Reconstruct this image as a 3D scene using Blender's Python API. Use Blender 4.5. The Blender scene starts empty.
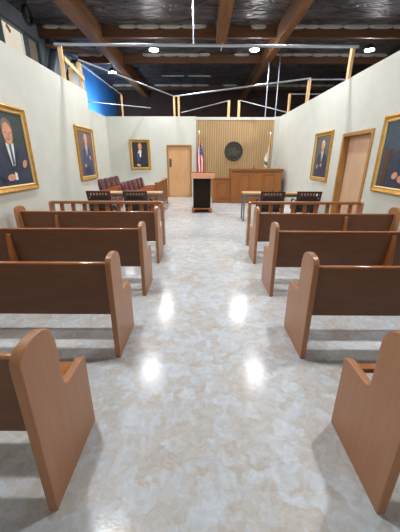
import bpy, bmesh, math, random
from mathutils import Vector, Matrix
random.seed(7)
S = bpy.context.scene
COL = S.collection
PI = math.pi

# ------------------------------------------------------------------ materials
def lin(c):
    out = []
    for v in c:
        v /= 255.0
        out.append(v/12.92 if v <= 0.04045 else ((v+0.055)/1.055)**2.4)
    return (out[0], out[1], out[2], 1.0)

def base_mat(name, rgb, rough=0.5, metal=0.0, emit=None, strength=0.0):
    m = bpy.data.materials.new(name); m.use_nodes = True
    b = m.node_tree.nodes['Principled BSDF']
    b.inputs['Base Color'].default_value = lin(rgb)
    b.inputs['Roughness'].default_value = rough
    b.inputs['Metallic'].default_value = metal
    if emit:
        b.inputs['Emission Color'].default_value = lin(emit)
        b.inputs['Emission Strength'].default_value = strength
    return m

def noise_mat(name, c1, c2, scale=8, stretch=(1, 1, 1), rough=0.5, bump=0.0, metal=0.0, detail=4, lo=0.3, hi=0.7, coat=0.0):
    m = base_mat(name, c1, rough, metal)
    nt = m.node_tree; N = nt.nodes; L = nt.links
    b = N['Principled BSDF']
    tc = N.new('ShaderNodeTexCoord'); mp = N.new('ShaderNodeMapping')
    mp.inputs['Scale'].default_value = stretch
    L.new(tc.outputs['Object'], mp.inputs['Vector'])
    nz = N.new('ShaderNodeTexNoise'); nz.inputs['Scale'].default_value = scale; nz.inputs['Detail'].default_value = detail
    L.new(mp.outputs['Vector'], nz.inputs['Vector'])
    cr = N.new('ShaderNodeValToRGB')
    cr.color_ramp.elements[0].position = lo; cr.color_ramp.elements[0].color = lin(c1)
    cr.color_ramp.elements[1].position = hi; cr.color_ramp.elements[1].color = lin(c2)
    L.new(nz.outputs['Fac'], cr.inputs['Fac']); L.new(cr.outputs['Color'], b.inputs['Base Color'])
    if coat: b.inputs['Coat Weight'].default_value = coat
    if bump:
        bp = N.new('ShaderNodeBump'); bp.inputs['Strength'].default_value = bump; bp.inputs['Distance'].default_value = 0.02
        L.new(nz.outputs['Fac'], bp.inputs['Height']); L.new(bp.outputs['Normal'], b.inputs['Normal'])
    return m

M = {}
M['wall'] = noise_mat('painted_wall', (199, 200, 188), (205, 206, 195), 3, rough=0.75, bump=0.02)
M['pew'] = noise_mat('pew_wood', (156, 98, 54), (170, 112, 66), 5, (0.6, 6, 6), rough=0.28, detail=6)
M['seat'] = noise_mat('polished_seat_wood', (162, 100, 56), (174, 112, 66), 5, (0.6, 6, 6), rough=0.14, coat=0.6)
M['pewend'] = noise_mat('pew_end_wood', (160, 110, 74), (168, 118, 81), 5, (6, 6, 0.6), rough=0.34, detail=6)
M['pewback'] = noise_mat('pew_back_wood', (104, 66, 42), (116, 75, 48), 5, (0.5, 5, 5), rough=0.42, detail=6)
M['rail'] = noise_mat('rail_wood', (142, 86, 46), (160, 100, 56), 6, (1, 6, 6), rough=0.35)
M['bench'] = noise_mat('bench_wood', (146, 90, 42), (160, 102, 50), 5, (5, 5, 0.5), rough=0.4)
M['benchtop'] = noise_mat('bench_top_wood', (128, 76, 36), (142, 86, 42), 5, (0.5, 5, 5), rough=0.35)
M['door'] = noise_mat('door_wood', (200, 152, 104), (212, 166, 118), 4, (6, 6, 0.5), rough=0.45)
M['doorside'] = noise_mat('plain_door_wood', (206, 166, 132), (216, 180, 148), 3, (4, 4, 0.6), rough=0.5)
M['jamb'] = noise_mat('door_frame_wood', (158, 116, 58), (178, 132, 72), 5, (6, 6, 0.6), rough=0.4)
M['panelback'] = noise_mat('panelling_groove_shade', (158, 128, 86), (168, 137, 94), 3, (8, 8, 0.4), rough=0.6)  # groove shade put into a darker backing colour
M['panel'] = noise_mat('panelling_wood', (184, 152, 106), (196, 164, 118), 3, (8, 8, 0.4), rough=0.5)
M['stud'] = noise_mat('bare_lumber', (206, 166, 112), (222, 186, 134), 5, (6, 6, 0.6), rough=0.65)
M['beam'] = noise_mat('beam_wood', (112, 74, 40), (140, 94, 54), 3, (4, 0.4, 4), rough=0.6)
M['purlin'] = noise_mat('purlin_wood', (92, 60, 36), (112, 74, 44), 3, (0.4, 4, 4), rough=0.6)
M['dark'] = noise_mat('dark_panel', (30, 21, 16), (40, 29, 22), 6, (5, 5, 0.6), rough=0.75)
M['dark'].node_tree.nodes['Principled BSDF'].inputs['Specular IOR Level'].default_value = 0.13
M['ltop'] = noise_mat('lectern_top_wood', (206, 148, 112), (220, 164, 128), 5, (0.6, 5, 5), rough=0.4)
M['table'] = noise_mat('table_wood', (192, 142, 94), (206, 158, 108), 5, (0.6, 5, 5), rough=0.4)
M['metal'] = base_mat('grey_metal', (120, 130, 132), 0.45, 0.4)
M['pipe'] = base_mat('galvanised_pipe', (188, 196, 204), 0.35, 0.75)
M['gold'] = noise_mat('gilt_frame', (176, 128, 44), (206, 156, 66), 20, rough=0.35, metal=0.45)
M['goldin'] = base_mat('pale_gilt', (214, 184, 120), 0.4, 0.3)
M['chairwood'] = noise_mat('dark_chair_wood', (52, 26, 22), (66, 34, 27), 6, rough=0.35)
M['black'] = base_mat('black_leather', (26, 27, 34), 0.45)
M['maroon'] = noise_mat('maroon_leather', (74, 30, 40), (92, 42, 52), 9, rough=0.3)
M['armwood'] = noise_mat('chair_arm_wood', (160, 82, 34), (180, 98, 46), 6, rough=0.3)
M['white'] = base_mat('white_cloth', (228, 226, 214), 0.8)
M['red'] = base_mat('red_cloth', (186, 40, 56), 0.75)
M['blue'] = base_mat('blue_cloth', (36, 58, 120), 0.75)
M['fringe'] = base_mat('gold_fringe', (226, 170, 40), 0.7)
M['green'] = base_mat('green_cloth', (58, 112, 74), 0.8)
M['brass'] = base_mat('brass', (206, 160, 60), 0.3, 0.8)
M['silver'] = base_mat('silver_finial', (216, 216, 208), 0.3, 0.6)
M['bronze'] = noise_mat('dark_bronze', (48, 49, 44), (64, 63, 54), 14, rough=0.5, metal=0.3)
M['bronzehi'] = base_mat('worn_bronze', (78, 75, 60), 0.5, 0.3)
M['steel'] = base_mat('door_plate', (120, 112, 100), 0.35, 0.8)
M['concrete'] = noise_mat('block_wall_paint', (136, 150, 164), (150, 164, 176), 2, rough=0.8)
M['bluewall'] = noise_mat('blue_lit_wall', (52, 122, 190), (64, 134, 200), 1.2, rough=0.7)  # the blue light on this wall is also put into its base colour
M['farwall'] = noise_mat('far_wall', (64, 44, 36), (76, 53, 44), 2, rough=0.85)
M['duct'] = base_mat('duct_grey', (92, 104, 116), 0.5, 0.3)
M['blackm'] = base_mat('black_metal', (22, 22, 26), 0.5)
M['glow'] = base_mat('lit_office', (226, 216, 198), 0.8, 0, (240, 226, 206), 0.36)
M['blind'] = base_mat('office_blind', (176, 160, 138), 0.8)
M['glass'] = base_mat('window_glass', (235, 240, 240), 0.05)
M['glass'].node_tree.nodes['Principled BSDF'].inputs['Transmission Weight'].default_value = 1.0
M['glass'].node_tree.nodes['Principled BSDF'].inputs['IOR'].default_value = 1.02
M['orange'] = base_mat('orange_reflection', (214, 110, 70), 0.6)  # painted tone of the reflection on the office window
M['lamp'] = base_mat('lamp_diffuser', (255, 255, 255), 0.5, 0, (250, 251, 255), 228.0)
M['tube'] = base_mat('dim_tube_cover', (190, 200, 206), 0.4)
M['housing'] = base_mat('lamp_housing', (60, 62, 66), 0.4, 0.6)
M['foiledge'] = noise_mat('insulation_edge', (170, 168, 162), (196, 194, 188), 6, rough=0.7)

def floor_mat():
    m = bpy.data.materials.new('marbled_vinyl'); m.use_nodes = True
    nt = m.node_tree; N = nt.nodes; L = nt.links; b = N['Principled BSDF']
    tc = N.new('ShaderNodeTexCoord')
    warp = N.new('ShaderNodeTexNoise'); warp.inputs['Scale'].default_value = 9; warp.inputs['Detail'].default_value = 5
    L.new(tc.outputs['Object'], warp.inputs['Vector'])
    mixv = N.new('ShaderNodeMix'); mixv.data_type = 'VECTOR'; mixv.inputs['Factor'].default_value = 0.15
    L.new(tc.outputs['Object'], mixv.inputs['A']); L.new(warp.outputs['Color'], mixv.inputs['B'])
    vo = N.new('ShaderNodeTexVoronoi'); vo.inputs['Scale'].default_value = 14; vo.feature = 'SMOOTH_F1'
    vo.inputs['Smoothness'].default_value = 0.3
    L.new(mixv.outputs['Result'], vo.inputs['Vector'])
    sep = N.new('ShaderNodeSeparateColor'); L.new(vo.outputs['Color'], sep.inputs['Color'])
    r1 = N.new('ShaderNodeValToRGB'); e = r1.color_ramp.elements
    e[0].position = 0.12; e[0].color = lin((182, 171, 157))
    e[1].position = 0.9; e[1].color = lin((206, 216, 223))
    k = e.new(0.42); k.color = lin((194, 191, 184)); k = e.new(0.66); k.color = lin((190, 199, 205))
    L.new(sep.outputs['Red'], r1.inputs['Fac'])
    nz = N.new('ShaderNodeTexNoise'); nz.inputs['Scale'].default_value = 26; nz.inputs['Detail'].default_value = 7
    nz.inputs['Roughness'].default_value = 0.65
    L.new(mixv.outputs['Result'], nz.inputs['Vector'])
    r2 = N.new('ShaderNodeValToRGB'); e = r2.color_ramp.elements
    e[0].position = 0.40; e[0].color = lin((176, 168, 156)); e[1].position = 0.62; e[1].color = lin((212, 222, 229))
    L.new(nz.outputs['Fac'], r2.inputs['Fac'])
    big = N.new('ShaderNodeTexNoise'); big.inputs['Scale'].default_value = 2.2; big.inputs['Detail'].default_value = 3
    L.new(tc.outputs['Object'], big.inputs['Vector'])
    r3 = N.new('ShaderNodeValToRGB'); e = r3.color_ramp.elements
    e[0].position = 0.35; e[0].color = lin((192, 185, 174)); e[1].position = 0.65; e[1].color = lin((198, 207, 214))
    L.new(big.outputs['Fac'], r3.inputs['Fac'])
    a = N.new('ShaderNodeMix'); a.data_type = 'RGBA'; a.inputs['Factor'].default_value = 0.42
    L.new(r1.outputs['Color'], a.inputs['A']); L.new(r2.outputs['Color'], a.inputs['B'])
    c = N.new('ShaderNodeMix'); c.data_type = 'RGBA'; c.inputs['Factor'].default_value = 0.3
    L.new(a.outputs['Result'], c.inputs['A']); L.new(r3.outputs['Color'], c.inputs['B'])
    # faint tile joints
    br = N.new('ShaderNodeTexBrick'); br.offset = 0.0; br.inputs['Scale'].default_value = 1.0
    br.inputs['Brick Width'].default_value = 0.914; br.inputs['Row Height'].default_value = 0.914
    br.inputs['Mortar Size'].default_value = 0.004; br.inputs['Color1'].default_value = (1, 1, 1, 1)
    br.inputs['Color2'].default_value = (0.97, 0.975, 0.98, 1); br.inputs['Mortar'].default_value = (0.96, 0.96, 0.96, 1)
    L.new(tc.outputs['Object'], br.inputs['Vector'])
    mu = N.new('ShaderNodeMix'); mu.data_type = 'RGBA'; mu.blend_type = 'MULTIPLY'; mu.inputs['Factor'].default_value = 1.0
    L.new(c.outputs['Result'], mu.inputs['A']); L.new(br.outputs['Color'], mu.inputs['B'])
    L.new(mu.outputs['Result'], b.inputs['Base Color'])
    fine = N.new('ShaderNodeTexNoise'); fine.inputs['Scale'].default_value = 70; fine.inputs['Detail'].default_value = 2
    L.new(tc.outputs['Object'], fine.inputs['Vector'])
    bp = N.new('ShaderNodeBump'); bp.inputs['Strength'].default_value = 0.10; bp.inputs['Distance'].default_value = 0.006
    L.new(fine.outputs['Fac'], bp.inputs['Height']); L.new(bp.outputs['Normal'], b.inputs['Normal'])
    b.inputs['Roughness'].default_value = 0.15
    b.inputs['Specular IOR Level'].default_value = 0.13
    return m
M['floor'] = floor_mat()

def foil_mat():
    m = bpy.data.materials.new('roof_insulation'); m.use_nodes = True
    nt = m.node_tree; N = nt.nodes; L = nt.links; b = N['Principled BSDF']
    tc = N.new('ShaderNodeTexCoord')
    mp = N.new('ShaderNodeMapping'); mp.inputs['Scale'].default_value = (1, 2.4, 1); L.new(tc.outputs['Object'], mp.inputs['Vector'])
    nz = N.new('ShaderNodeTexNoise'); nz.inputs['Scale'].default_value = 1.6; nz.inputs['Detail'].default_value = 6; nz.inputs['Distortion'].default_value = 1.2
    L.new(mp.outputs['Vector'], nz.inputs['Vector'])
    cr = N.new('ShaderNodeValToRGB'); e = cr.color_ramp.elements
    e[0].position = 0.35; e[0].color = lin((66, 60, 58)); e[1].position = 0.72; e[1].color = lin((138, 134, 134))
    L.new(nz.outputs['Fac'], cr.inputs['Fac']); L.new(cr.outputs['Color'], b.inputs['Base Color'])
    bp = N.new('ShaderNodeBump'); bp.inputs['Strength'].default_value = 0.9; bp.inputs['Distance'].default_value = 0.25
    L.new(nz.outputs['Fac'], bp.inputs['Height']); L.new(bp.outputs['Normal'], b.inputs['Normal'])
    b.inputs['Roughness'].default_value = 0.38; b.inputs['Metallic'].default_value = 0.75
    return m
M['foil'] = foil_mat()

# ------------------------------------------------------------------ mesh helpers
class MB:
    """collects shapes into one mesh"""
    def __init__(self): self.bm = bmesh.new(); self.mi = 0
    def face(self, vs):
        f = self.bm.faces.new(vs); f.material_index = self.mi; return f
    def box(self, x0, x1, y0, y1, z0, z1):
        if x0 > x1: x0, x1 = x1, x0
        if y0 > y1: y0, y1 = y1, y0
        if z0 > z1: z0, z1 = z1, z0
        v = [self.bm.verts.new(p) for p in ((x0,y0,z0),(x1,y0,z0),(x1,y1,z0),(x0,y1,z0),(x0,y0,z1),(x1,y0,z1),(x1,y1,z1),(x0,y1,z1))]
        for q in ((3,2,1,0),(4,5,6,7),(0,1,5,4),(1,2,6,5),(2,3,7,6),(3,0,4,7)): self.face([v[i] for i in q])
        return self
    def bar(self, a, b, w, d, up=(0, 0, 1)):
        a = Vector(a); b = Vector(b); t = (b-a).normalized(); u = Vector(up)
        if abs(t.dot(u)) > 0.95: u = Vector((0, 1, 0))
        s = t.cross(u).normalized(); u = s.cross(t).normalized()
        r = []
        for p in (a, b):
            for i, j in ((-1,-1),(1,-1),(1,1),(-1,1)): r.append(self.bm.verts.new(p+s*(i*w/2)+u*(j*d/2)))
        for q in ((3,2,1,0),(4,5,6,7),(0,1,5,4),(1,2,6,5),(2,3,7,6),(3,0,4,7)): self.face([r[i] for i in q])
        return self
    def prism(self, poly, axis, a, b):
        """poly: 2-D outline; axis 'x': poly is (y,z); 'y': (x,z); 'z': (x,y)"""
        def P(u, v, w): return {'x': (w, u, v), 'y': (u, w, v), 'z': (u, v, w)}[axis]
        A = [self.bm.verts.new(P(u, v, a)) for u, v in poly]
        B = [self.bm.verts.new(P(u, v, b)) for u, v in poly]
        self.face(A[::-1]); self.face(B)
        n = len(poly)
        for i in range(n): self.face([A[i], A[(i+1) % n], B[(i+1) % n], B[i]])
        return self
    def tube(self, pts, r, seg=10, cap=True):
        pts = [Vector(p) for p in pts]; rings = []; prev = None
        for i, p in enumerate(pts):
            t = (pts[min(i+1, len(pts)-1)] - pts[max(i-1, 0)]).normalized()
            u = Vector((0, 0, 1)) if prev is None else prev
            if abs(t.dot(u)) > 0.95: u = Vector((1, 0, 0))
            s = t.cross(u).normalized(); u2 = s.cross(t).normalized(); prev = u2
            rr = r[i] if isinstance(r, (list, tuple)) else r
            rings.append([self.bm.verts.new(p + s*math.cos(2*PI*k/seg)*rr + u2*math.sin(2*PI*k/seg)*rr) for k in range(seg)])
        for A, B in zip(rings, rings[1:]):
            for k in range(seg): self.face([A[k], A[(k+1) % seg], B[(k+1) % seg], B[k]])
        if cap: self.face(rings[0][::-1]); self.face(rings[-1])
        return self
    def lathe(self, prof, c=(0, 0, 0), axis='z', seg=24):
        """prof: (radius, height)"""
        def P(r, h, a):
            x, y = r*math.cos(a), r*math.sin(a)
            q = {'z': (x, y, h), 'y': (x, h, y), 'x': (h, x, y)}[axis]
            return (q[0]+c[0], q[1]+c[1], q[2]+c[2])
        rings = []
        for r, h in prof:
            if r < 1e-6: rings.append([self.bm.verts.new(P(0, h, 0))])
            else: rings.append([self.bm.verts.new(P(r, h, 2*PI*k/seg)) for k in range(seg)])
        for A, B in zip(rings, rings[1:]):
            for k in range(seg):
                k2 = (k+1) % seg
                if len(A) == 1 and len(B) == 1: continue
                if len(A) == 1: self.face([A[0], B[k2], B[k]])
                elif len(B) == 1: self.face([A[k], A[k2], B[0]])
                else: self.face([A[k], A[k2], B[k2], B[k]])
        if len(rings[0]) > 1: self.face(rings[0][::-1])
        if len(rings[-1]) > 1: self.face(rings[-1])
        return self
    def cushion(self, x0, x1, y0, y1, z0, z1, n=8, bulge=0.35, rot=None, org=(0, 0, 0)):
        """soft rounded block (superellipsoid)"""
        cx, cy, cz = (x0+x1)/2, (y0+y1)/2, (z0+z1)/2; a, b, c = abs(x1-x0)/2, abs(y1-y0)/2, abs(z1-z0)/2
        def sp(v, e): return math.copysign(abs(v)**e, v)
        e = bulge; rows = []; U = 4*n; V = 2*n
        for j in range(1, V):
            ph = -PI/2 + PI*j/V
            rows.append([(cx+a*sp(math.cos(ph), e)*sp(math.cos(2*PI*i/U), e), cy+b*sp(math.cos(ph), e)*sp(math.sin(2*PI*i/U), e), cz+c*sp(math.sin(ph), e)) for i in range(U)])
        def T(p):
            if rot is not None: p = tuple(rot @ (Vector(p)-Vector(org)) + Vector(org))
            return self.bm.verts.new(p)
        R = [[T(p) for p in r] for r in rows]; bt = T((cx, cy, cz-c)); tp = T((cx, cy, cz+c))
        for A, B in zip(R, R[1:]):
            for i in range(U): self.face([A[i], A[(i+1) % U], B[(i+1) % U], B[i]])
        for i in range(U):
            self.face([bt, R[0][(i+1) % U], R[0][i]]); self.face([tp, R[-1][i], R[-1][(i+1) % U]])
        return self
    def build(self, name, mat, parent=None, loc=(0, 0, 0), rotz=0, bevel=0.0, segs=2, smooth=35):
        bmesh.ops.recalc_face_normals(self.bm, faces=self.bm.faces[:])
        me = bpy.data.meshes.new(name); self.bm.to_mesh(me); self.bm.free()
        for m in (mat if isinstance(mat, (list, tuple)) else [mat]): me.materials.append(m)
        if smooth:
            for p in me.polygons: p.use_smooth = True
            me.set_sharp_from_angle(angle=math.radians(smooth))
        o = bpy.data.objects.new(name, me); COL.objects.link(o)
        o.location = loc; o.rotation_euler = (0, 0, rotz)
        if parent: o.parent = parent
        if bevel:
            b = o.modifiers.new('bevel', 'BEVEL'); b.width = bevel; b.segments = segs; b.limit_method = 'ANGLE'; b.angle_limit = math.radians(40)
            b.harden_normals = False
        return o

def tag(o, label, cat, group=None):
    o['label'] = label; o['category'] = cat
    if group: o['group'] = group
    return o
def thing(name, label, cat, loc=(0, 0, 0), rotz=0, group=None):
    o = bpy.data.objects.new(name, None); COL.objects.link(o)
    o.empty_display_size = 0.1
    o.location = loc; o.rotation_euler = (0, 0, rotz)
    return tag(o, label, cat, group)
def struct(o): o['kind'] = 'structure'; return o
def dup(root, loc, rotz, label, group=None):
    r = root.copy(); COL.objects.link(r); r.location = loc; r.rotation_euler = (0, 0, rotz); r['label'] = label
    if group: r['group'] = group
    for ch in list(root.children):
        c = ch.copy(); COL.objects.link(c); c.parent = r
        for g in list(ch.children):
            d = g.copy(); COL.objects.link(d); d.parent = c
    return r

# ------------------------------------------------------------------ the set: floor and walls
XLW, XRW, XAL = -3.0, 3.16, -3.95
YB = 12.75; ZT = 3.2; T = 0.12
struct(MB().box(-5.5, 8, -4.5, 20.2, -0.12, 0).build('floor', M['floor'], smooth=0))
w = MB().box(XLW-T, XLW, -2.5, 8.35, 0, ZT)
struct(w.build('wall_left', M['wall'], smooth=0))
w = MB().box(XAL-T, XAL, 8.35, YB, 0, ZT); w.box(XAL-T, XLW-T, 8.23, 8.35, 0, ZT)
struct(w.build('wall_alcove', M['wall'], smooth=0))
DX0, DX1, DZ = -1.50, -0.44, 2.14          # opening of the far door
w = MB().box(XAL-T, DX0, YB, YB+T, 0, ZT).box(DX1, -0.24, YB, YB+T, 0, ZT).box(DX0, DX1, YB, YB+T, DZ, ZT)
w.box(2.96, XRW+T, YB-0.02, YB+T, 0, ZT)
struct(w.build('wall_back', M['wall'], smooth=0))
RY0, RY1, RZ = 5.67, 6.88, 2.105            # opening of the door in the right wall
w = MB().box(XRW, XRW+0.16, -2.5, RY0, 0, ZT).box(XRW, XRW+0.16, RY1, YB, 0, ZT).box(XRW, XRW+0.16, RY0, RY1, RZ, ZT)
struct(w.build('wall_right', M['wall'], smooth=0))
# grooved wood panelling behind the bench
w = MB(); x = -0.24; n = 34; pw = (2.96+0.24)/n
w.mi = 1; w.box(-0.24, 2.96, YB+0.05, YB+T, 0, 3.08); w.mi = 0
for i in range(n):
    a = x+i*pw; w.box(a+0.016, a+pw-0.016, YB+0.015, YB+0.05, 0, 3.08)
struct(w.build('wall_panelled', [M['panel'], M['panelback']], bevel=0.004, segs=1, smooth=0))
struct(MB().box(-0.26, 2.98, YB+0.0, YB+T, 3.08, 3.18).build('trim_1', M['wall'], smooth=0))

# far door
d = struct(MB().box(DX0, DX0+0.06, YB-0.025, YB+T, 0, DZ).box(DX1-0.06, DX1, YB-0.025, YB+T, 0, DZ).box(DX0+0.06, DX1-0.06, YB-0.025, YB+T, DZ-0.06, DZ).build('door_1', M['jamb'], bevel=0.006))
MB().box(DX0+0.065, DX1-0.065, YB+0.02, YB+0.06, 0.01, DZ-0.065).build('door_leaf', M['door'], d, bevel=0.003)
p = MB().box(-1.40, -1.30, YB+0.012, YB+0.022, 1.26, 1.60); p.tube([(-1.35, YB+0.012, 1.34), (-1.35, YB-0.03, 1.36), (-1.35, YB-0.03, 1.50), (-1.35, YB+0.012, 1.52)], 0.012)
p.build('door_handle', M['steel'], d, bevel=0.002)
# right-hand door, set deep in its frame
f = MB()
f.box(XRW-0.025, XRW+0.17, RY0, RY0+0.07, 0, RZ).box(XRW-0.025, XRW+0.17, RY1-0.07, RY1, 0, RZ).box(XRW-0.025, XRW+0.17, RY0+0.07, RY1-0.07, RZ-0.07, RZ)
d2 = struct(f.build('door_2', M['jamb'], bevel=0.006))
MB().box(XRW+0.115, XRW+0.16, RY0+0.075, RY1-0.075, 0.01, RZ-0.075).build('door_leaf', M['doorside'], d2, bevel=0.003)
h = MB().lathe([(0.0, -0.08), (0.024, -0.075), (0.03, -0.055), (0.022, -0.035), (0.01, -0.03), (0.01, -0.005), (0.035, -0.004), (0.035, 0.0)], (XRW+0.115, RY0+0.16, 0.98), 'x', 16)
h.build('door_knob', M['steel'], d2)

# ------------------------------------------------------------------ warehouse shell
XW, XE, YF, ZR = -5.5, 8.0, 20.2, 5.7
w = MB().box(XW-0.2, XW, -4.5, 9.05, 0, ZR).box(XW-0.2, XW, 9.05, 11.35, 0, 3.5).box(XW-0.2, XW, 9.05, 11.35, 5.24, ZR).box(XW-0.2, XW, 11.35, 15.2, 0, ZR)
struct(w.build('wall_warehouse_left', M['concrete'], smooth=0))
struct(MB().box(XW-0.2, XW, 15.2, YF, 0, ZR).build('wall_blue', M['bluewall'], smooth=0))
struct(MB().box(XW-0.2, XE+0.2, YF, YF+0.2, 0, ZR).build('wall_warehouse_far', M['farwall'], smooth=0))
struct(MB().box(XE, XE+0.2, -4.5, YF, 0, ZR).build('wall_warehouse_right', M['farwall'], smooth=0))
struct(MB().box(XW-0.2, XE+0.2, -4.5, YF+0.2, ZR, ZR+0.15).build('ceiling', M['foil'], smooth=0))
# lit office window high in the warehouse wall
wn = MB()
for y in (9.05, 9.36, 10.62, 11.29): wn.box(XW-0.10, XW+0.03, y, y+0.06, 3.5, 5.24)
wn.box(XW-0.10, XW+0.03, 9.05, 11.35, 5.18, 5.24).box(XW-0.10, XW+0.03, 9.05, 11.35, 3.5, 3.56)
wn = struct(wn.build('window_1', M['duct'], bevel=0.004))
MB().box(XW-0.075, XW-0.065, 9.1, 10.65, 3.55, 5.2).build('window_pane', M['glass'], wn, smooth=0)
MB().box(XW-0.2, XW-0.18, 9.06, 10.65, 3.5, 5.23).build('lit_room', M['glow'], wn, smooth=0)
MB().box(XW-0.09, XW-0.06, 10.67, 11.30, 3.55, 5.19).build('window_blind', M['blind'], wn, smooth=0)
tag(MB().prism([(9.72, 5.07), (9.78, 5.15), (9.93, 5.03), (9.87, 4.95)], 'x', XW-0.055, XW-0.045).build('painted_reflection', M['orange'], smooth=0), 'small orange sticker on the lit office window', 'reflection')  # orange reflection modelled as a flat coloured patch

def beam(name, x0, x1, lab):
    return struct(MB().box(x0, x1, -4.5, 11.44 if 0 < x0 < 1 else YF, 5.2, 5.7).build(name, M['beam'], bevel=0.01, smooth=0))
for i, (a, b) in enumerate(((-3.70, -3.36), (0.45, 0.78), (2.47, 2.73))): beam('trim_%d' % (i+2), a, b, '')
for i, y in enumerate((8.8, 11.45, 14.1, 19.2)):
    struct(MB().box(XW, XE, y, y+0.12, 5.38 if y < 19 else 5.45, 5.69).build('trim_%d' % (i+6), M['purlin'], bevel=0.006, smooth=0))
    g = MB(); xx = XW+0.2
    while xx < XE-0.4:
        L_ = random.uniform(0.45, 0.95)
        if not any(a-0.05 < xx+L_ and xx < b+0.05 for a, b in ((-3.70, -3.36), (0.45, 0.78), (2.47, 2.73))):
            g.cushion(xx, xx+L_, y-0.10, y+0.02, 5.60+random.uniform(-0.012, 0.015), 5.74, n=3, bulge=0.7)
        xx += L_ - 0.03
    struct(g.build('trim_%d' % (i+10), M['foiledge']))

# things on the warehouse wall at upper left
tag(MB().tube([(-5.3, 11.3, 3.3), (-5.3, 11.5, 4.4), (-5.3, 11.85, 4.95), (-5.3, 12.1, 5.3), (-5.25, 12.6, 5.42), (-5.1, 13.4, 5.42)], 0.13, 14).build('duct', M['duct']), 'grey curved duct on the warehouse wall right of the lit window', 'duct')
tag(MB().tube([(-5.2, 12.6, 3.0), (-5.2, 12.6, 4.6), (-5.1, 12.9, 5.1), (-4.6, 13.6, 5.3)], 0.05, 10).build('wall_conduit', M['blackm']), 'thin dark conduit bending up the warehouse wall beside the grey duct', 'pipe')
t = MB()
for k in range(24):
    a0 = 2*PI*k/24; a1 = 2*PI*(k+1)/24
    t.tube([(-4.9, 9.75+0.2*math.cos(a0), 5.32+0.2*math.sin(a0)), (-4.9, 9.75+0.2*math.cos(a1), 5.32+0.2*math.sin(a1))], 0.05, 8)
t.tube([(-4.9, 9.75, 5.50), (-4.9, 9.75, 5.71)], 0.015, 8)
tag(t.build('hose_coil', M['blackm']), 'black coiled hose hanging high at the upper left corner', 'hose')
tag(MB().bar((-5.35, 11.5, 5.69), (-5.35, 11.75, 5.35), 0.10, 0.12).build('roof_strut', M['blackm'], bevel=0.005), 'short dark strut under the roof right of the lit window', 'strut')
tag(MB().bar((-5.3, 11.4, 5.15), (-3.8, 12.4, 5.2), 0.07, 0.10).build('cross_strut', M['purlin'], bevel=0.005), 'thin brown horizontal strut from warehouse wall to left roof beam', 'strut')

# ------------------------------------------------------------------ lamps
def make_lamp():
    r = thing('high_bay_lamp', '', 'lamp')
    MB().lathe([(0.155, 0.0), (0.165, 0.02), (0.165, 0.06), (0.12, 0.09), (0.07, 0.16), (0.0, 0.16)], (0, 0, 0), 'z', 28).build('lamp_housing', M['housing'], r)
    MB().lathe([(0.15, -0.004), (0.15, -0.014), (0.0, -0.022)], (0, 0, 0), 'z', 28).build('lamp_diffuser', M['lamp'], r)
    MB().tube([(0, 0, 0.15), (0, 0, 0.5)], 0.008, 8).build('hanger', M['blackm'], r)
    return r
ZL = 5.18
lamps = [(-1.72, 11.9, 'round bright lamp above the main pipe, left of the hanging rod'),
         (1.82, 11.9, 'round bright lamp above the main pipe, right of the dangling cable'),
         (5.86, 11.9, 'round bright lamp at upper right beyond the right wall'),
         (-4.0, 14.6, 'round bright lamp in front of the blue wall beyond the left posts'),
         (-1.72, 7.6, 'round ceiling lamp over the left counsel table'),
         (1.82, 7.6, 'round ceiling lamp over the right counsel table'),
         (-1.72, 2.9, 'round ceiling lamp over the left pews'),
         (2.6, 2.9, 'round ceiling lamp over the right pews'),
         (-5.0, 5.4, 'round ceiling lamp outside the left wall'),
         (5.60, 7.6, 'round ceiling lamp outside the right wall')]
l0 = make_lamp()
for i, (x, y, lab) in enumerate(lamps):
    if i == 0: l0.location = (x, y, ZL); l0['label'] = lab; l0['group'] = 'round high bay lamps'
    else: dup(l0, (x, y, ZL), 0, lab)
for x0, lab in ((-1.95, 'left one of two thin unlit tube lights under the roof'), (-0.70, 'right one of two thin unlit tube lights under the roof')):
    r = thing('tube_light', lab, 'tube light', (x0, 15.6, 5.28), 0, 'tube lights under the roof')
    MB().box(0, 1.1, -0.05, 0.05, 0.02, 0.07).build('tube_housing', M['housing'], r, bevel=0.004)
    MB().tube([(0.02, 0, 0), (1.08, 0, 0)], 0.022, 10).build('tube', M['tube'], r)
    for k in (0.2, 0.9): MB().tube([(k, 0, 0.06), (k, 0, 0.42)], 0.006, 6).build('hanger', M['blackm'], r)

# blue flood lamp behind the alcove, aimed at the blue wall
bl = bpy.data.lights.new('blue_flood', 'AREA'); bl.energy = 40; bl.color = (0.5, 0.74, 1.0); bl.size = 0.5
bo = bpy.data.objects.new('blue_flood', bl); COL.objects.link(bo); bo.location = (-4.35, 15.6, 3.3)
bo.rotation_euler = Vector((-1.1, 1.4, 1.2)).to_track_quat('-Z', 'Y').to_euler()

# ------------------------------------------------------------------ pipes and posts over the walls
def post(x, y, z0, z1, lab, w=0.09, d=0.04, lean=(0, 0)):
    return tag(MB().bar((x, y, z0), (x+lean[0], y+lean[1], z1), w, d, (0, 1, 0)).build('wooden_post', M['stud'], bevel=0.004), lab, 'post', 'bare posts on the set walls')
def pipe(pts, lab, r=0.02):
    return tag(MB().tube(pts, r, 10).build('metal_pipe', M['pipe']), lab, 'pipe', 'thin metal bracing pipes')
post(-3.06, 7.23, 3.2, 3.87, 'bare wooden post on the left wall holding the main pipe')
post(-3.06, 8.2, 3.2, 3.80, 'bare wooden post at the end of the left wall')
tag(MB().bar((-3.0, 7.24, 3.60), (-3.0, 8.28, 3.46), 0.03, 0.09).build('wooden_brace', M['stud'], bevel=0.003), 'bare wooden board joining the two posts on the left wall', 'board')
post(-3.09, 7.72, 3.2, 3.56, 'short bare stud between the two posts on the left wall', 0.08)
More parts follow.
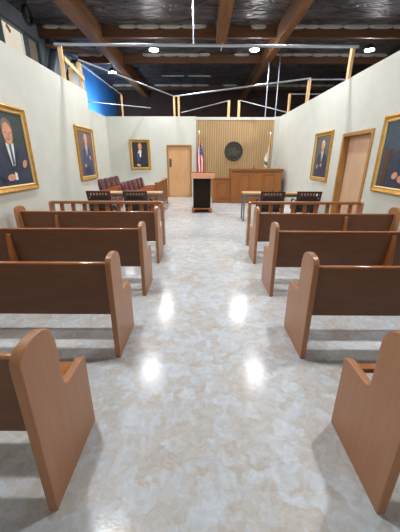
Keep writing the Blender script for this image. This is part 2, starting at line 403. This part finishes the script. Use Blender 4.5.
post(-3.24, 12.83, 3.2, 3.97, 'bare wooden post over the jury alcove corner', 0.06, 0.06)
post(-1.13, 12.83, 3.2, 3.92, 'left post of the pair above the far door', 0.08, 0.05)
post(-0.95, 12.83, 3.2, 3.92, 'right post of the pair above the far door', 0.08, 0.05)
post(1.07, 12.83, 3.18, 3.78, 'left bare post above the panelled wall', 0.10, 0.06)
post(1.48, 12.83, 3.18, 3.78, 'right bare post above the panelled wall', 0.10, 0.06)
post(3.22, 7.265, 3.2, 3.83, 'bare wooden post on the right wall at the end of the main pipe', 0.06, 0.11)
post(3.22, 9.85, 3.2, 3.82, 'bare wooden post on the right wall, middle of three', 0.06, 0.17)
post(3.22, 11.85, 3.2, 3.83, 'bare wooden post on the right wall, farthest of three', 0.06, 0.15)
pipe([(-3.15, 7.1842, 3.835), (3.30, 7.1842, 3.795)], 'long main pipe spanning the room from left post to right post', 0.026)
pipe([(-3.02, 8.1, 3.82), (-1.13, 12.78, 3.92)], 'pipe slanting from the left wall posts to the pair above the far door')
pipe([(-1.10, 12.78, 3.92), (3.24, 9.80, 3.84)], 'pipe slanting from the pair above the far door to the right wall', 0.024)
pipe([(-3.06, 8.26, 3.78), (-3.24, 12.80, 3.99)], 'pipe running from the end of the left wall to the alcove post', 0.018)
pipe([(-3.92, 10.6, 3.36), (-2.1, 12.85, 3.52)], 'low pipe crossing in front of the blue wall over the alcove', 0.018)
pipe([(-0.87, 12.93, 3.36), (1.0175, 12.83, 3.765)], 'pipe rising to the left post above the panelled wall', 0.018)
pipe([(1.50, 12.78, 3.78), (3.2, 11.95, 3.24)], 'pipe falling from the right post above the panelled wall', 0.018)
pipe([(3.2, 9.9, 3.83), (5.0, 9.9, 3.83)], 'pipe running outward from the middle post on the right wall', 0.018)
pipe([(3.2, 11.9, 3.83), (5.0, 11.9, 3.83)], 'pipe running outward from the farthest post on the right wall', 0.018)
pipe([(2.66, 13.3, 0.0), (2.66, 13.3, 5.70)], 'left one of two upright rods behind the panelled wall', 0.022)
pipe([(3.08, 13.3, 0.0), (3.08, 13.3, 5.70)], 'right one of two upright rods behind the panelled wall', 0.022)
pipe([(-0.20, 7.184, 3.84), (-0.20, 7.184, 5.70)], 'upright rod holding the middle of the main pipe from the roof', 0.014)
tag(MB().tube([(0.66, 11.40, 5.71), (0.68, 11.38, 5.45), (0.70, 11.36, 5.25), (0.64, 11.36, 5.12), (0.62, 11.36, 4.98)], 0.016, 8).build('dangling_cable', M['white']), 'short pale cable dangling from the roof near the centre beam', 'cable')

# ------------------------------------------------------------------ pews
def arc(cx, cz, r, a0, a1, n=5):
    return [(cx+r*math.cos(math.radians(a0+(a1-a0)*i/n)), cz+r*math.sin(math.radians(a0+(a1-a0)*i/n))) for i in range(n+1)]
END = [(0.0, 0.0), (0.50, 0.0), (0.508, 0.44)] + arc(0.478, 0.472, 0.03, 0, 90, 4) + [(0.30, 0.503), (0.275, 0.512), (0.262, 0.545), (0.262, 0.62), (0.266, 0.73), (0.263, 0.79), (0.250, 0.832), (0.226, 0.860), (0.190, 0.878), (0.150, 0.886), (0.105, 0.886), (0.065, 0.879), (0.035, 0.864), (0.018, 0.842), (0.013, 0.81)]
def make_pew(s, length, name_label):
    """origin: bottom back corner of the aisle end; the pew runs away from the aisle along s"""
    r = thing('pew', name_label, 'pew')
    th = 0.044; TOP = 0.812 if s < 0 else 0.79
    MB().prism(END, 'x', 0, s*th).build('end_panel', M['pewend'], r, bevel=0.007, segs=3)
    MB().prism(END, 'x', s*(length-th), s*length).build('end_panel', M['pewend'], r, bevel=0.007, segs=3)
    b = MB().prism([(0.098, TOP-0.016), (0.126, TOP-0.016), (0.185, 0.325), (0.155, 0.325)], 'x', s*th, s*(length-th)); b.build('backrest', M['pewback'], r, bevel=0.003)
    MB().prism([(0.096, TOP-0.016), (0.128, TOP-0.016), (0.130, TOP-0.008), (0.122, TOP), (0.102, TOP), (0.094, TOP-0.008)], 'x', s*th, s*(length-th)).build('top_rail', M['seat'], r, bevel=0.004)
    MB().prism([(0.32, 0.43), (0.478, 0.44), (0.492, 0.455), (0.478, 0.472), (0.32, 0.462)], 'x', s*th, s*(length-th)).build('seat', M['seat'], r, bevel=0.004)
    bx = s*(1.55 if s < 0 else 1.37)
    MB().prism([(0.04, 0.0), (0.42, 0.0), (0.42, 0.40), (0.17, 0.404), (0.155, 0.40), (0.112, 0.755), (0.088, 0.735), (0.04, 0.40)], 'x', bx, bx+s*0.045).build('support', M['rail'], r, bevel=0.004)
    return r
ROW = (0.814, 1.905, 3.04, 4.18)
lname = ['left pew nearest the camera, cut off by the lower left corner', 'second brown pew from the camera on the left of the aisle', 'third brown pew from the camera on the left of the aisle', 'brown pew left of the aisle directly behind the slatted rail']
rname = ['right pew nearest the camera, cut off by the lower right corner', 'second brown pew from the camera on the right of the aisle', 'third brown pew from the camera on the right of the aisle', 'brown pew right of the aisle directly behind the slatted rail']
pl = make_pew(-1, 2.16, lname[0]); pr = make_pew(1, 2.16, rname[0])
for src, X, names in ((pl, -0.671, lname), (pr, 0.824, rname)):
    src.location = (X, ROW[0], 0); src['group'] = 'courtroom pews'
    for i in (1, 2, 3): dup(src, (X, ROW[i], 0), 0, names[i])

# the right rear pew has only a narrow front board left of its seat
for ch in pr.children:
    if ch.name.startswith('seat'):
        q = MB().prism([(0.435, 0.440), (0.478, 0.442), (0.492, 0.455), (0.478, 0.472), (0.435, 0.470)], 'x', 0.044, 2.116).build('seat', M['seat'], pr, bevel=0.004)
        bpy.data.objects.remove(ch); break

# ------------------------------------------------------------------ slatted bar rails in front of the pews
def bar_rail(s, X, length, lab):
    r = thing('bar_rail', lab, 'railing', (X, 5.20, 0), 0, 'slatted bar rails')
    END2 = [(0.0, 0.0), (0.13, 0.0), (0.13, 0.78), (0.12, 0.815), (0.09, 0.832), (0.04, 0.832), (0.01, 0.815), (0.0, 0.78)]
    MB().prism(END2, 'x', 0, s*0.05).build('end_post', M['pewend'], r, bevel=0.006)
    MB().prism(END2, 'x', s*(length-0.05), s*length).build('end_post', M['pewend'], r, bevel=0.006)
    MB().box(s*0.05, s*(length-0.05), 0.02, 0.11, 0.785, 0.832).build('top_rail', M['rail'], r, bevel=0.008)
    MB().box(s*0.05, s*(length-0.05), 0.045, 0.105, 0.10, 0.17).build('bottom_rail', M['rail'], r, bevel=0.005)
    n = int(round(length/0.215)); st = length/n
    for k in range(1, n):
        MB().box(s*k*st-0.035, s*k*st+0.035, 0.055, 0.085, 0.17, 0.786).build('baluster', M['rail'], r, bevel=0.004)
    return r
bar_rail(-1, -0.71, 2.12, 'brown slatted wooden rail on the left side of the aisle')
bar_rail(1, 0.865, 2.11, 'brown slatted wooden rail on the right side of the aisle')

# ------------------------------------------------------------------ counsel tables and chairs
def table(x0, x1, lab):
    r = thing('counsel_table', lab, 'table', ((x0+x1)/2, 7.69, 0), 0, 'counsel tables')
    hw = (x1-x0)/2
    MB().box(-hw, hw, -0.23, 0.23, 0.705, 0.75).build('tabletop', M['table'], r, bevel=0.006)
    MB().box(-hw+0.06, hw-0.06, -0.19, 0.19, 0.64, 0.704).build('apron', M['metal'], r, bevel=0.003)
    for sx in (-1, 1):
        for sy in (-1, 1):
            MB().box(sx*(hw-0.03)-0.018, sx*(hw-0.03)+0.018, sy*0.19-0.018, sy*0.19+0.018, 0, 0.704).build('leg', M['metal'], r, bevel=0.004)
table(-2.92, -1.06, 'light wood counsel table with grey metal legs on the left, before the jury chairs')
table(1.09, 2.98, 'light wood counsel table with grey metal legs on the right, before the bench')

def counsel_chair(lab):
    r = thing('counsel_chair', lab, 'chair')                     # faces -y, back at +y
    MB().cushion(-0.24, 0.24, -0.24, 0.22, 0.42, 0.51, 6, 0.4).build('seat', M['black'], r)
    MB().box(-0.25, 0.25, -0.23, 0.22, 0.36, 0.43).build('seat_frame', M['chairwood'], r, bevel=0.008)
    for s in (-1, 1):
        MB().bar((s*0.24, 0.20, 0.0), (s*0.25, 0.20, 0.44), 0.045, 0.045).build('leg', M['chairwood'], r, bevel=0.004)
        MB().bar((s*0.24, -0.20, 0.0), (s*0.24, -0.20, 0.40), 0.045, 0.045).build('leg', M['chairwood'], r, bevel=0.004)
        MB().bar((s*0.25, 0.20, 0.44), (s*0.26, 0.29, 0.84), 0.045, 0.04).build('back_post', M['chairwood'], r, bevel=0.004)
        a = MB().tube([(s*0.27, -0.18, 0.38), (s*0.275, -0.20, 0.58), (s*0.275, -0.14, 0.645), (s*0.275, 0.05, 0.655), (s*0.268, 0.235, 0.64)], 0.02, 8)
        a.build('armrest', M['black'], r)
    MB().bar((-0.285, 0.292, 0.845), (0.285, 0.292, 0.845), 0.04, 0.045).build('top_rail', M['chairwood'], r, bevel=0.006)
    MB().bar((-0.25, 0.272, 0.745), (0.25, 0.272, 0.745), 0.035, 0.035).build('middle_rail', M['chairwood'], r, bevel=0.004)
    for k in range(7):
        x = -0.21+k*0.07
        MB().bar((x, 0.275, 0.755), (x, 0.290, 0.83), 0.028, 0.02).build('slat', M['chairwood'], r, bevel=0.002)
    MB().cushion(-0.235, 0.235, 0.185, 0.275, 0.46, 0.735, 6, 0.35).build('back_cushion', M['black'], r)
    return r
c0 = counsel_chair('dark slat-backed chair at the left end of the left counsel table')
c0.location = (-2.43, 7.0, 0); c0.rotation_euler = (0, 0, PI); c0['group'] = 'dark slat-backed counsel chairs'
dup(c0, (-1.57, 7.0, 0), PI, 'dark slat-backed chair at the left counsel table, on the aisle side')
dup(c0, (1.67, 7.02, 0), PI, 'dark slat-backed chair at the right counsel table, on the aisle side')
dup(c0, (2.54, 7.02, 0), PI-0.06, 'dark slat-backed chair at the right counsel table, near the right wall')

# ------------------------------------------------------------------ jury chairs and rail
def jury_chair(lab):
    r = thing('jury_chair', lab, 'chair')                        # faces -y
    R = Matrix.Rotation(math.radians(-10), 3, 'X')
    MB().cushion(-0.225, 0.225, -0.27, 0.23, 0.40, 0.52, 6, 0.45).build('seat', M['maroon'], r)
    MB().cushion(-0.235, 0.235, 0.20, 0.31, 0.47, 0.97, 7, 0.5, R, (0, 0.25, 0.5)).build('backrest', M['maroon'], r)
    for s in (-1, 1):
        a = MB().prism([(-0.27, 0.63), (0.24, 0.60), (0.25, 0.635), (0.0, 0.665), (-0.22, 0.675), (-0.275, 0.66)], 'x', s*0.225, s*0.275)
        a.build('armrest', M['armwood'], r, bevel=0.008)
        MB().bar((s*0.25, -0.20, 0.36), (s*0.25, -0.22, 0.64), 0.04, 0.05).build('arm_support', M['armwood'], r, bevel=0.005)
        for sy in (-1, 1):
            MB().bar((s*0.24, sy*0.22, 0.0), (s*0.22, sy*0.20, 0.40), 0.045, 0.045).build('leg', M['armwood'], r, bevel=0.004)
    MB().box(-0.235, 0.235, -0.24, 0.22, 0.34, 0.41).build('seat_frame', M['armwood'], r, bevel=0.006)
    return r
fr = [(-1.92, 8.30), (-1.92, 8.88), (-1.91, 9.46), (-1.90, 10.05), (-1.90, 10.64)]
bk = [(-3.02, 9.58), (-3.02, 10.16), (-3.02, 10.75), (-3.02, 11.35)]
on = ['nearest', 'second', 'third', 'fourth', 'farthest']
labs = ['maroon leather chair, %s of the front row of jury chairs' % q for q in on] + ['maroon leather chair, %s of the back row of jury chairs along the alcove wall' % q for q in ('nearest', 'second', 'third', 'farthest')]
j0 = jury_chair(labs[0]); j0['group'] = 'maroon jury chairs'
for i, (x, y) in enumerate(fr+bk):
    rz = PI/2 + random.uniform(-0.05, 0.05)
    if i == 0: j0.location = (x, y, 0); j0.rotation_euler = (0, 0, rz)
    else: dup(j0, (x, y, 0), rz, labs[i])
r = thing('jury_rail', 'brown slatted rail in front of the maroon jury chairs', 'railing', (-1.33, 8.5, 0))
for y in (0.0, 2.3):
    MB().box(-0.04, 0.04, y-0.04, y+0.04, 0, 0.90).build('end_post', M['rail'], r, bevel=0.006)
MB().box(-0.05, 0.05, -0.05, 2.35, 0.885, 0.935).build('top_rail', M['rail'], r, bevel=0.008)
MB().box(-0.03, 0.03, 0.04, 2.26, 0.08, 0.15).build('bottom_rail', M['rail'], r, bevel=0.004)
for k in range(1, 14):
    y = k*2.3/14
    MB().box(-0.015, 0.015, y-0.035, y+0.035, 0.15, 0.885).build('baluster', M['rail'], r, bevel=0.003)

# ------------------------------------------------------------------ lectern
r = thing('lectern', 'dark lectern with pale wood top and brown base in the middle of the aisle', 'lectern', (0.0, 8.98, 0))
MB().box(-0.265, 0.265, -0.20, 0.24, 0.145, 1.03).build('body', M['dark'], r, bevel=0.004)
b = MB().box(-0.31, 0.31, -0.235, 0.27, 0.105, 0.15); b.box(-0.31, -0.225, -0.235, 0.27, 0.0, 0.105); b.box(0.225, 0.31, -0.235, 0.27, 0.0, 0.105); b.box(-0.225, 0.225, 0.16, 0.24, 0.0, 0.105)
b.build('base', M['rail'], r, bevel=0.006)
MB().prism([(-0.27, 1.03), (0.28, 1.03), (0.28, 1.17), (-0.27, 1.165)], 'x', -0.32, 0.37).build('top_box', M['ltop'], r, bevel=0.008)
t = MB().box(-0.32, 0.37, 0.24, 0.28, 1.165, 1.20); t.box(-0.30, 0.35, -0.25, 0.24, 1.163, 1.172)
t.build('reading_surface', M['rail'], r, bevel=0.003)

# ------------------------------------------------------------------ bench and witness stand
def panel_front(r, x0, x1, z0, z1):
    m = MB(); w = 0.04
    for a, b, c, d in ((x0, x1, z0, z0+w), (x0, x1, z1-w, z1), (x0, x0+w, z0+w, z1-w), (x1-w, x1, z0+w, z1-w)): m.box(a, b, -0.035, 0.002, c, d)
    m.box(x0+0.085, x1-0.085, -0.012, 0.002, z0+0.085, z1-0.085)
    return m.build('raised_panel', M['bench'], r, bevel=0.007)
r = thing('judge_bench', 'tall panelled brown judge bench below the round seal', 'bench', (0, 11.0, 0))
MB().box(1.09, 3.0, 0, 0.75, 0.0, 1.16).build('body', M['bench'], r, bevel=0.004)
MB().box(1.085, 3.04, -0.06, 0.80, 1.16, 1.245).build('top', M['benchtop'], r, bevel=0.010)
MB().box(1.09, 3.02, -0.025, 0.1, 0.0, 0.10).build('plinth', M['bench'], r, bevel=0.005)
for x0, x1 in ((1.34, 1.80), (2.28, 2.74)): panel_front(r, x0, x1, 0.22, 1.07)
r = thing('witness_stand', 'low panelled brown witness stand left of the judge bench', 'stand', (0, 11.04, 0))
MB().box(0.42, 1.08, 0, 0.6, 0.0, 0.86).build('body', M['bench'], r, bevel=0.004)
MB().box(0.39, 1.08, -0.04, 0.64, 0.86, 0.92).build('top', M['benchtop'], r, bevel=0.008)
MB().box(0.40, 1.08, -0.02, 0.1, 0.0, 0.08).build('plinth', M['bench'], r, bevel=0.004)
panel_front(r, 0.56, 1.00, 0.17, 0.78)
r = thing('desk_microphone', 'small dark item standing on top of the judge bench', 'desk item', (1.98, 11.35, 1.245))
MB().lathe([(0.05, 0), (0.05, 0.015), (0.02, 0.022), (0.0, 0.022)], seg=16).build('base', M['blackm'], r)
MB().tube([(0, 0, 0.02), (0, -0.01, 0.06), (0.0, -0.04, 0.085)], [0.012, 0.010, 0.022], 10).build('stem', M['blackm'], r)

# ------------------------------------------------------------------ round seal
r = thing('wall_seal', 'dark round bronze seal on the panelled wall above the bench', 'seal', (1.33, YB+0.02, 1.895))
R0 = 0.385
MB().lathe([(R0, 0.0), (R0, -0.03), (R0-0.015, -0.045), (R0-0.05, -0.045), (R0-0.06, -0.03), (R0-0.11, -0.028), (0, -0.026)], (0, 0, 0), 'y', 64).build('disc', M['bronze'], r); disc = r.children[0]
MB().lathe([(R0-0.105, -0.026), (R0-0.105, -0.040), (R0-0.122, -0.040), (R0-0.122, -0.026)], (0, 0, 0), 'y', 64).build('inner_ring', M['bronzehi'], disc)
e = MB()
e.prism([(-0.02, -0.22), (0.12, -0.22), (0.13, -0.02), (0.10, 0.05), (0.09, 0.13), (0.05, 0.18), (0.0, 0.16), (-0.02, 0.10), (-0.06, 0.03), (-0.07, -0.08)], 'y', -0.05, -0.026)
e.prism([(-0.22, -0.16), (-0.08, -0.16), (-0.10, -0.02), (-0.16, 0.0), (-0.21, -0.05)], 'y', -0.042, -0.026)
e.prism([(-0.24, 0.05), (-0.16, 0.12), (-0.10, 0.06), (-0.02, 0.14), (-0.03, 0.04), (-0.24, 0.02)], 'y', -0.036, -0.026)
e.prism([(0.14, -0.18), (0.22, -0.12), (0.23, 0.02), (0.16, 0.03), (0.14, -0.05)], 'y', -0.040, -0.026)
e.build('relief', M['bronzehi'], disc, bevel=0.006)
k = MB()
for i in range(40):
    a = 2*PI*i/40; rr = R0-0.085
    k.bar((rr*math.cos(a), -0.032, rr*math.sin(a)), ((rr+0.035)*math.cos(a), -0.032, (rr+0.035)*math.sin(a)), 0.016, 0.012, (0, 1, 0))
k.build('rim_marks', M['bronzehi'], disc)

# ------------------------------------------------------------------ flags
def flag(lab, loc, ztop, kind, flip=1):
    r = thing('flag', lab, 'flag', loc)
    MB().lathe([(0.16, 0.0), (0.16, 0.03), (0.10, 0.05), (0.035, 0.10), (0.0, 0.10)], seg=24).build('base', M['brass'], r)
    pole = MB().tube([(0, 0, 0.08), (0, 0, ztop-0.17)], 0.013, 10).build('pole', M['brass'] if kind == 'us' else M['silver'], r)
    MB().lathe([(0.014, ztop-0.18), (0.03, ztop-0.17), (0.016, ztop-0.14), (0.034, ztop-0.10), (0.030, ztop-0.06), (0.0, ztop)], seg=14).build('finial', M['silver'], pole)
    NF, NH = 52, 39; m = MB(); V = {}; WD = 0.30 if kind == 'us' else 0.17
    zt = ztop-0.30; Hh = 0.62
    if kind == 'us':
        # hanging pleats: every third stripe faces outward
        NS, NT = 78, 40; nst = 13
        for i in range(NS+1):
            s = i/NS; q = s*nst; ph = q % 3; n3 = int(q//3)
            if ph <= 1: X = n3*0.058+0.068*ph; D = 0.0
            elif ph <= 2: X = n3*0.058+0.068-0.055*(ph-1); D = 0.035*(ph-1)
            else: X = n3*0.058+0.013+0.045*(ph-2); D = 0.035*(3-ph)
            for j in range(NT+1):
                t = j/NT; sp = 0.22+0.78*min(1, t/0.45)**0.8
                V[i, j] = m.bm.verts.new((-0.10*sp+X*sp+0.02*t*t, -0.03+D*sp+0.012*math.sin(7*t+2*s), 2.26-t*1.32-0.10*X*sp+0.10*abs(s-0.5)*t))
        for i in range(NS):
            for j in range(NT):
                s = (i+0.5)/NS; t = (j+0.5)/NT; st = int(s*nst)
                mi = 1 if st % 2 == 0 else 0
                if st >= 5 and t < 0.40:
                    mi = 2
                    if (i % 3 == 1) and (j % 4 == (1 if (i//3) % 2 else 3)): mi = 0
                if t > 0.975: mi = 3
                m.mi = mi; m.face([V[i, j], V[i+1, j], V[i+1, j+1], V[i, j+1]])
        NF = 0
    for i in range(NF+1):
        f = i/max(NF, 1)
        for j in range(NH+1):
            h = j/NH                        # 0 at the top of the hoist
            drop = f*(0.86-0.22*h)
            x = flip*(0.0 + WD*(f**0.7)*(0.35+0.65*min(1, h+f*0.9))*(0.5+0.5*math.cos(5.2*f*PI+1.6*h+0.6)) - 0.07*f*(kind == 'us') + 0.05*f)
            y = 0.075*math.sin(4.0*PI*f+2.0*h)*min(1, 4*f)*(0.3+0.7*h) - 0.02
            if NF: V[i, j] = m.bm.verts.new((x, y, zt-h*Hh-drop*0.92))
    for i in range(NF):
        for j in range(NH):
            f = (i+0.5)/NF; h = (j+0.5)/NH
            if kind == 'us':
                stripe = int(h*13)
                mi = 1 if stripe % 2 == 0 else 0
                if f < 0.4 and h < 7/13:
                    mi = 2
                    if i % 3 == 1 and (j % 4 == (1 if (i//3) % 2 else 3)): mi = 0
                if f > 0.965 or h > 0.98: mi = 3
            else:
                mi = 0
                if 0.55 < f < 0.85 and 0.45 < h < 0.8: mi = 2
                if f > 0.95 or f < 0.035: mi = 3
            m.mi = mi; m.face([V[i, j], V[i+1, j], V[i+1, j+1], V[i, j+1]])
    mats = [M['white'], M['red'], M['blue'], M['fringe']] if kind == 'us' else [M['white'], M['red'], M['green'], M['fringe']]
    c = m.build('flag_cloth', mats, r, smooth=180)
    s = c.modifiers.new('thick', 'SOLIDIFY'); s.thickness = 0.004
    tl = MB()
    tl.tube([(0.0, -0.015, ztop-0.20), (flip*0.02, -0.03, ztop-0.36), (flip*0.015, -0.035, ztop-0.52)], [0.006, 0.010, 0.020], 8)
    tl.build('tassel', M['fringe'], r)
    return r
flag('american flag hanging on a pole behind the lectern, left edge of panelled wall', (-0.12, 12.45, 0), 2.68, 'us')
flag('white flag with gold edging on a pole behind the judge bench', (2.73, 12.3, 0), 2.62, 'ca', -1)

# ------------------------------------------------------------------ portraits
def ell(cx, cz, a, b, n=20, rot=0.0):
    c, s = math.cos(rot), math.sin(rot)
    return [(cx+a*math.cos(2*PI*k/n)*c-b*math.sin(2*PI*k/n)*s, cz+a*math.cos(2*PI*k/n)*s+b*math.sin(2*PI*k/n)*c) for k in range(n)]
def paint(rgb): 
    k = 'paint_%d_%d_%d' % rgb
    if k not in M: M[k] = noise_mat(k, rgb, tuple(min(255, int(c*1.12)+4) for c in rgb), 9, rough=0.45, lo=0.35, hi=0.65)
    return M[k]
def portrait(lab, loc, rotz, w, h, shapes, bg, fw=0.10):
    """faces -y; shapes: (outline in units of half width / half height, colour), painted back to front"""
    r = thing('portrait', lab, 'painting', loc, rotz, 'gilt-framed portraits')
    hw, hh = w/2, h/2
    prof = [(0.0, 0.0), (0.0, -0.035), (0.02, -0.05), (fw*0.35, -0.042), (fw*0.65, -0.03), (fw*0.8, -0.034), (fw, -0.022), (fw, 0.0)]
    m = MB(); rings = []
    for ins, dp in prof:
        rings.append([m.bm.verts.new((sx*(hw-ins), dp, sz*(hh-ins))) for sx, sz in ((-1,-1),(1,-1),(1,1),(-1,1))])
    for k, (A, B) in enumerate(zip(rings, rings[1:])):
        m.mi = 1 if k >= 5 else 0
        for i in range(4): m.face([A[i], A[(i+1) % 4], B[(i+1) % 4], B[i]])
    m.build('frame', [M['gold'], M['goldin']], r, smooth=0)
    iw, ih = hw-fw+0.004, hh-fw+0.004
    m = MB(); mats = [paint(bg)]; m.box(-iw, iw, -0.010, 0.0, -ih, ih)
    y = -0.0105
    for poly, rgb in shapes:
        mt = paint(rgb)
        if mt not in mats: mats.append(mt)
        m.mi = mats.index(mt)
        q = [(max(-iw, min(iw, u*iw)), max(-ih, min(ih, v*ih))) for u, v in poly]
        m.face([m.bm.verts.new((u, y, v)) for u, v in q]); y -= 0.0006
    me_o = m.build('canvas', mats, r, smooth=0)
    return r
SK = (198, 142, 112); SKD = (170, 112, 86); GR = (170, 160, 150); SH = (208, 208, 206)
def man(cx, top, suit, tie, hair, hands, hs=1.0, shoulder=0.62, dark=(30, 38, 52)):
    """head and shoulders figure; cx = centre, top = top of head (canvas units)"""
    fy = top-0.20*hs; a = 0.17*hs; b = 0.20*hs; n = fy-b
    S_ = [([(cx-shoulder-0.15, -1.0), (cx-shoulder-0.10, -0.45), (cx-shoulder, n-0.24), (cx-0.42*shoulder, n-0.08), (cx-0.12*hs, n+0.03), (cx+0.12*hs, n+0.03), (cx+0.42*shoulder, n-0.08), (cx+shoulder, n-0.24), (cx+shoulder+0.10, -0.45), (cx+shoulder+0.15, -1.0)], suit),
          ([(cx-0.10*hs, fy-0.10*hs), (cx+0.10*hs, fy-0.10*hs), (cx+0.12*hs, n-0.03), (cx-0.12*hs, n-0.03)], SKD),
          ([(cx-0.14*hs, n+0.01), (cx, n-0.05), (cx+0.14*hs, n+0.01), (cx+0.05*hs, n-0.42*hs), (cx-0.05*hs, n-0.42*hs)], SH),
          ([(cx-0.035*hs, n-0.04), (cx+0.035*hs, n-0.04), (cx+0.05*hs, n-0.38*hs), (cx-0.03*hs, n-0.42*hs)], tie),
          ([(cx-0.14*hs, n+0.01), (cx-0.22*hs, n-0.14*hs), (cx-0.12*hs, n-0.20*hs), (cx-0.02*hs, n-0.52*hs), (cx-0.06*hs, n-0.52*hs), (cx-0.26*hs, n-0.16*hs)], dark),
          ([(cx+0.14*hs, n+0.01), (cx+0.26*hs, n-0.16*hs), (cx+0.06*hs, n-0.52*hs), (cx+0.02*hs, n-0.52*hs), (cx+0.12*hs, n-0.20*hs), (cx+0.22*hs, n-0.14*hs)], dark),
          (ell(cx, fy+0.04*hs, a*1.08, b*1.02), hair),
          (ell(cx, fy-0.025*hs, a*0.92, b*0.95), SK),
          ([(cx-a*0.75, fy-0.03*hs), (cx-a*0.2, fy-0.03*hs), (cx-a*0.3, fy+0.0*hs), (cx-a*0.7, fy+0.005*hs)], SKD),
          ([(cx+a*0.2, fy-0.03*hs), (cx+a*0.75, fy-0.03*hs), (cx+a*0.7, fy+0.005*hs), (cx+a*0.3, fy+0.0*hs)], SKD),
          ([(cx-0.02*hs, fy-0.09*hs), (cx+0.04*hs, fy-0.09*hs), (cx+0.02*hs, fy-0.01*hs)], SKD),
          ([(cx-a*0.4, fy-0.14*hs), (cx+a*0.4, fy-0.14*hs), (cx+a*0.3, fy-0.12*hs), (cx-a*0.3, fy-0.12*hs)], (150, 84, 74))]
    for hx, hz, rot in hands: S_.append((ell(hx, hz, 0.11*hs, 0.075*hs, 14, rot), SK))
    return S_
# near left: grey-haired man with crossed arms
p1 = man(0.07, 0.77, (44, 56, 76), (52, 92, 92), (112, 100, 92), [], 1.5, 0.86)
p1 += [([(-0.72, -0.62), (0.80, -0.28), (0.86, -0.48), (-0.62, -0.90)], (36, 46, 64)), ([(-0.80, -0.40), (-0.1, -0.68), (-0.1, -0.92), (-0.86, -0.68)], (40, 52, 72)),
       ([(0.0, -0.62), (0.13, -0.66), (0.11, -0.86), (-0.03, -0.84)], SH), (ell(-0.20, -0.77, 0.21, 0.095, 14, 0.1), SK), (ell(0.66, -0.40, 0.15, 0.10, 14, 0.6), SK)]
portrait('large gilt-framed portrait of a man with crossed arms, left wall', (XLW, 4.67, 1.695), PI/2, 1.14, 1.26, p1, (48, 60, 60))
p2 = man(0.06, 0.84, (52, 70, 104), (60, 70, 96), (190, 178, 168), [(-0.34, -0.52, 0.3), (0.42, -0.16, -0.6)], 1.12, 0.60)
p2 += [([(-0.30, -0.58), (0.45, -0.50), (0.50, -1.0), (-0.38, -1.0)], (40, 52, 78))]
p2[-1], p2[-2], p2[-3] = p2[-3], p2[-1], p2[-2]
portrait('gilt-framed portrait of a bald man in a blue suit, left wall', (XLW, 7.77, 1.685), PI/2, 1.14, 1.26, p2, (104, 84, 80))
p3 = man(0.0, 0.92, (34, 38, 52), (222, 222, 224), (150, 100, 74), [(-0.34, -0.80, 0.2), (-0.16, -0.84, 0.0)], 1.35, 0.62, (28, 30, 40))
p3 += [([(-0.16, 0.36), (0.20, 0.36), (0.12, 0.22), (-0.38, 0.08)], (206, 210, 216)), ([(-0.46, 0.08), (-0.10, 0.16), (-0.12, -0.5), (-0.40, -0.55)], (58, 68, 90))]
portrait('gilt-framed portrait of a person in black robe left of the far door', (-2.62, YB, 1.745), 0, 0.86, 1.19, p3, (44, 38, 36), 0.10)
p4 = man(0.08, 0.74, (46, 58, 76), (66, 76, 96), (206, 196, 184), [(-0.42, -0.48, 0.8), (0.12, -0.40, 0.2)], 1.2, 0.66)
portrait('gilt-framed portrait of a white-haired man, on the right wall beyond the side door', (XRW, 7.94, 1.635), -PI/2, 1.10, 1.20, p4, (88, 88, 82), 0.095)
p5 = [([(-0.80, -0.95), (-0.84, 0.15), (-0.62, 0.22), (-0.52, -0.95)], (78, 54, 40)), ([(-0.62, 0.16), (-0.40, 0.20), (-0.30, -0.9), (-0.52, -0.95)], (58, 42, 36))]
p5 += man(0.36, 0.80, (44, 54, 70), (110, 50, 50), (120, 110, 104), [(-0.02, -0.62, 0.3), (0.30, -0.72, -0.2)], 1.4, 0.74)
portrait('large gilt-framed portrait of a seated man, on the right wall nearest the camera', (XRW, 4.80, 1.64), -PI/2, 1.16, 1.23, p5, (54, 70, 80), 0.10)

# ------------------------------------------------------------------ world, camera, view
wd = bpy.data.worlds.new('added_rear_fill'); S.world = wd; wd.use_nodes = True
bg = wd.node_tree.nodes['Background']; bg.inputs['Color'].default_value = (0.98, 0.95, 0.90, 1); bg.inputs['Strength'].default_value = 0.27  # even fill added, entering through the unbuilt end behind the camera
cam = bpy.data.cameras.new('camera'); cam.sensor_fit = 'HORIZONTAL'; cam.sensor_width = 36.0; cam.lens = 279.19*36/400; cam.clip_start = 0.05
co = bpy.data.objects.new('camera', cam); COL.objects.link(co)
mt = Matrix.Translation((0, 0, 1.55)) @ Matrix.Rotation(0.0058, 4, 'Z') @ Matrix.Rotation(math.radians(90-20.798), 4, 'X') @ Matrix.Rotation(0.0028, 4, 'Z')
co.matrix_world = mt
S.camera = co
S.view_settings.view_transform = 'Standard'; S.view_settings.look = 'None'; S.view_settings.exposure = 1.34; S.view_settings.gamma = 1.0
S.view_settings.use_curve_mapping = False
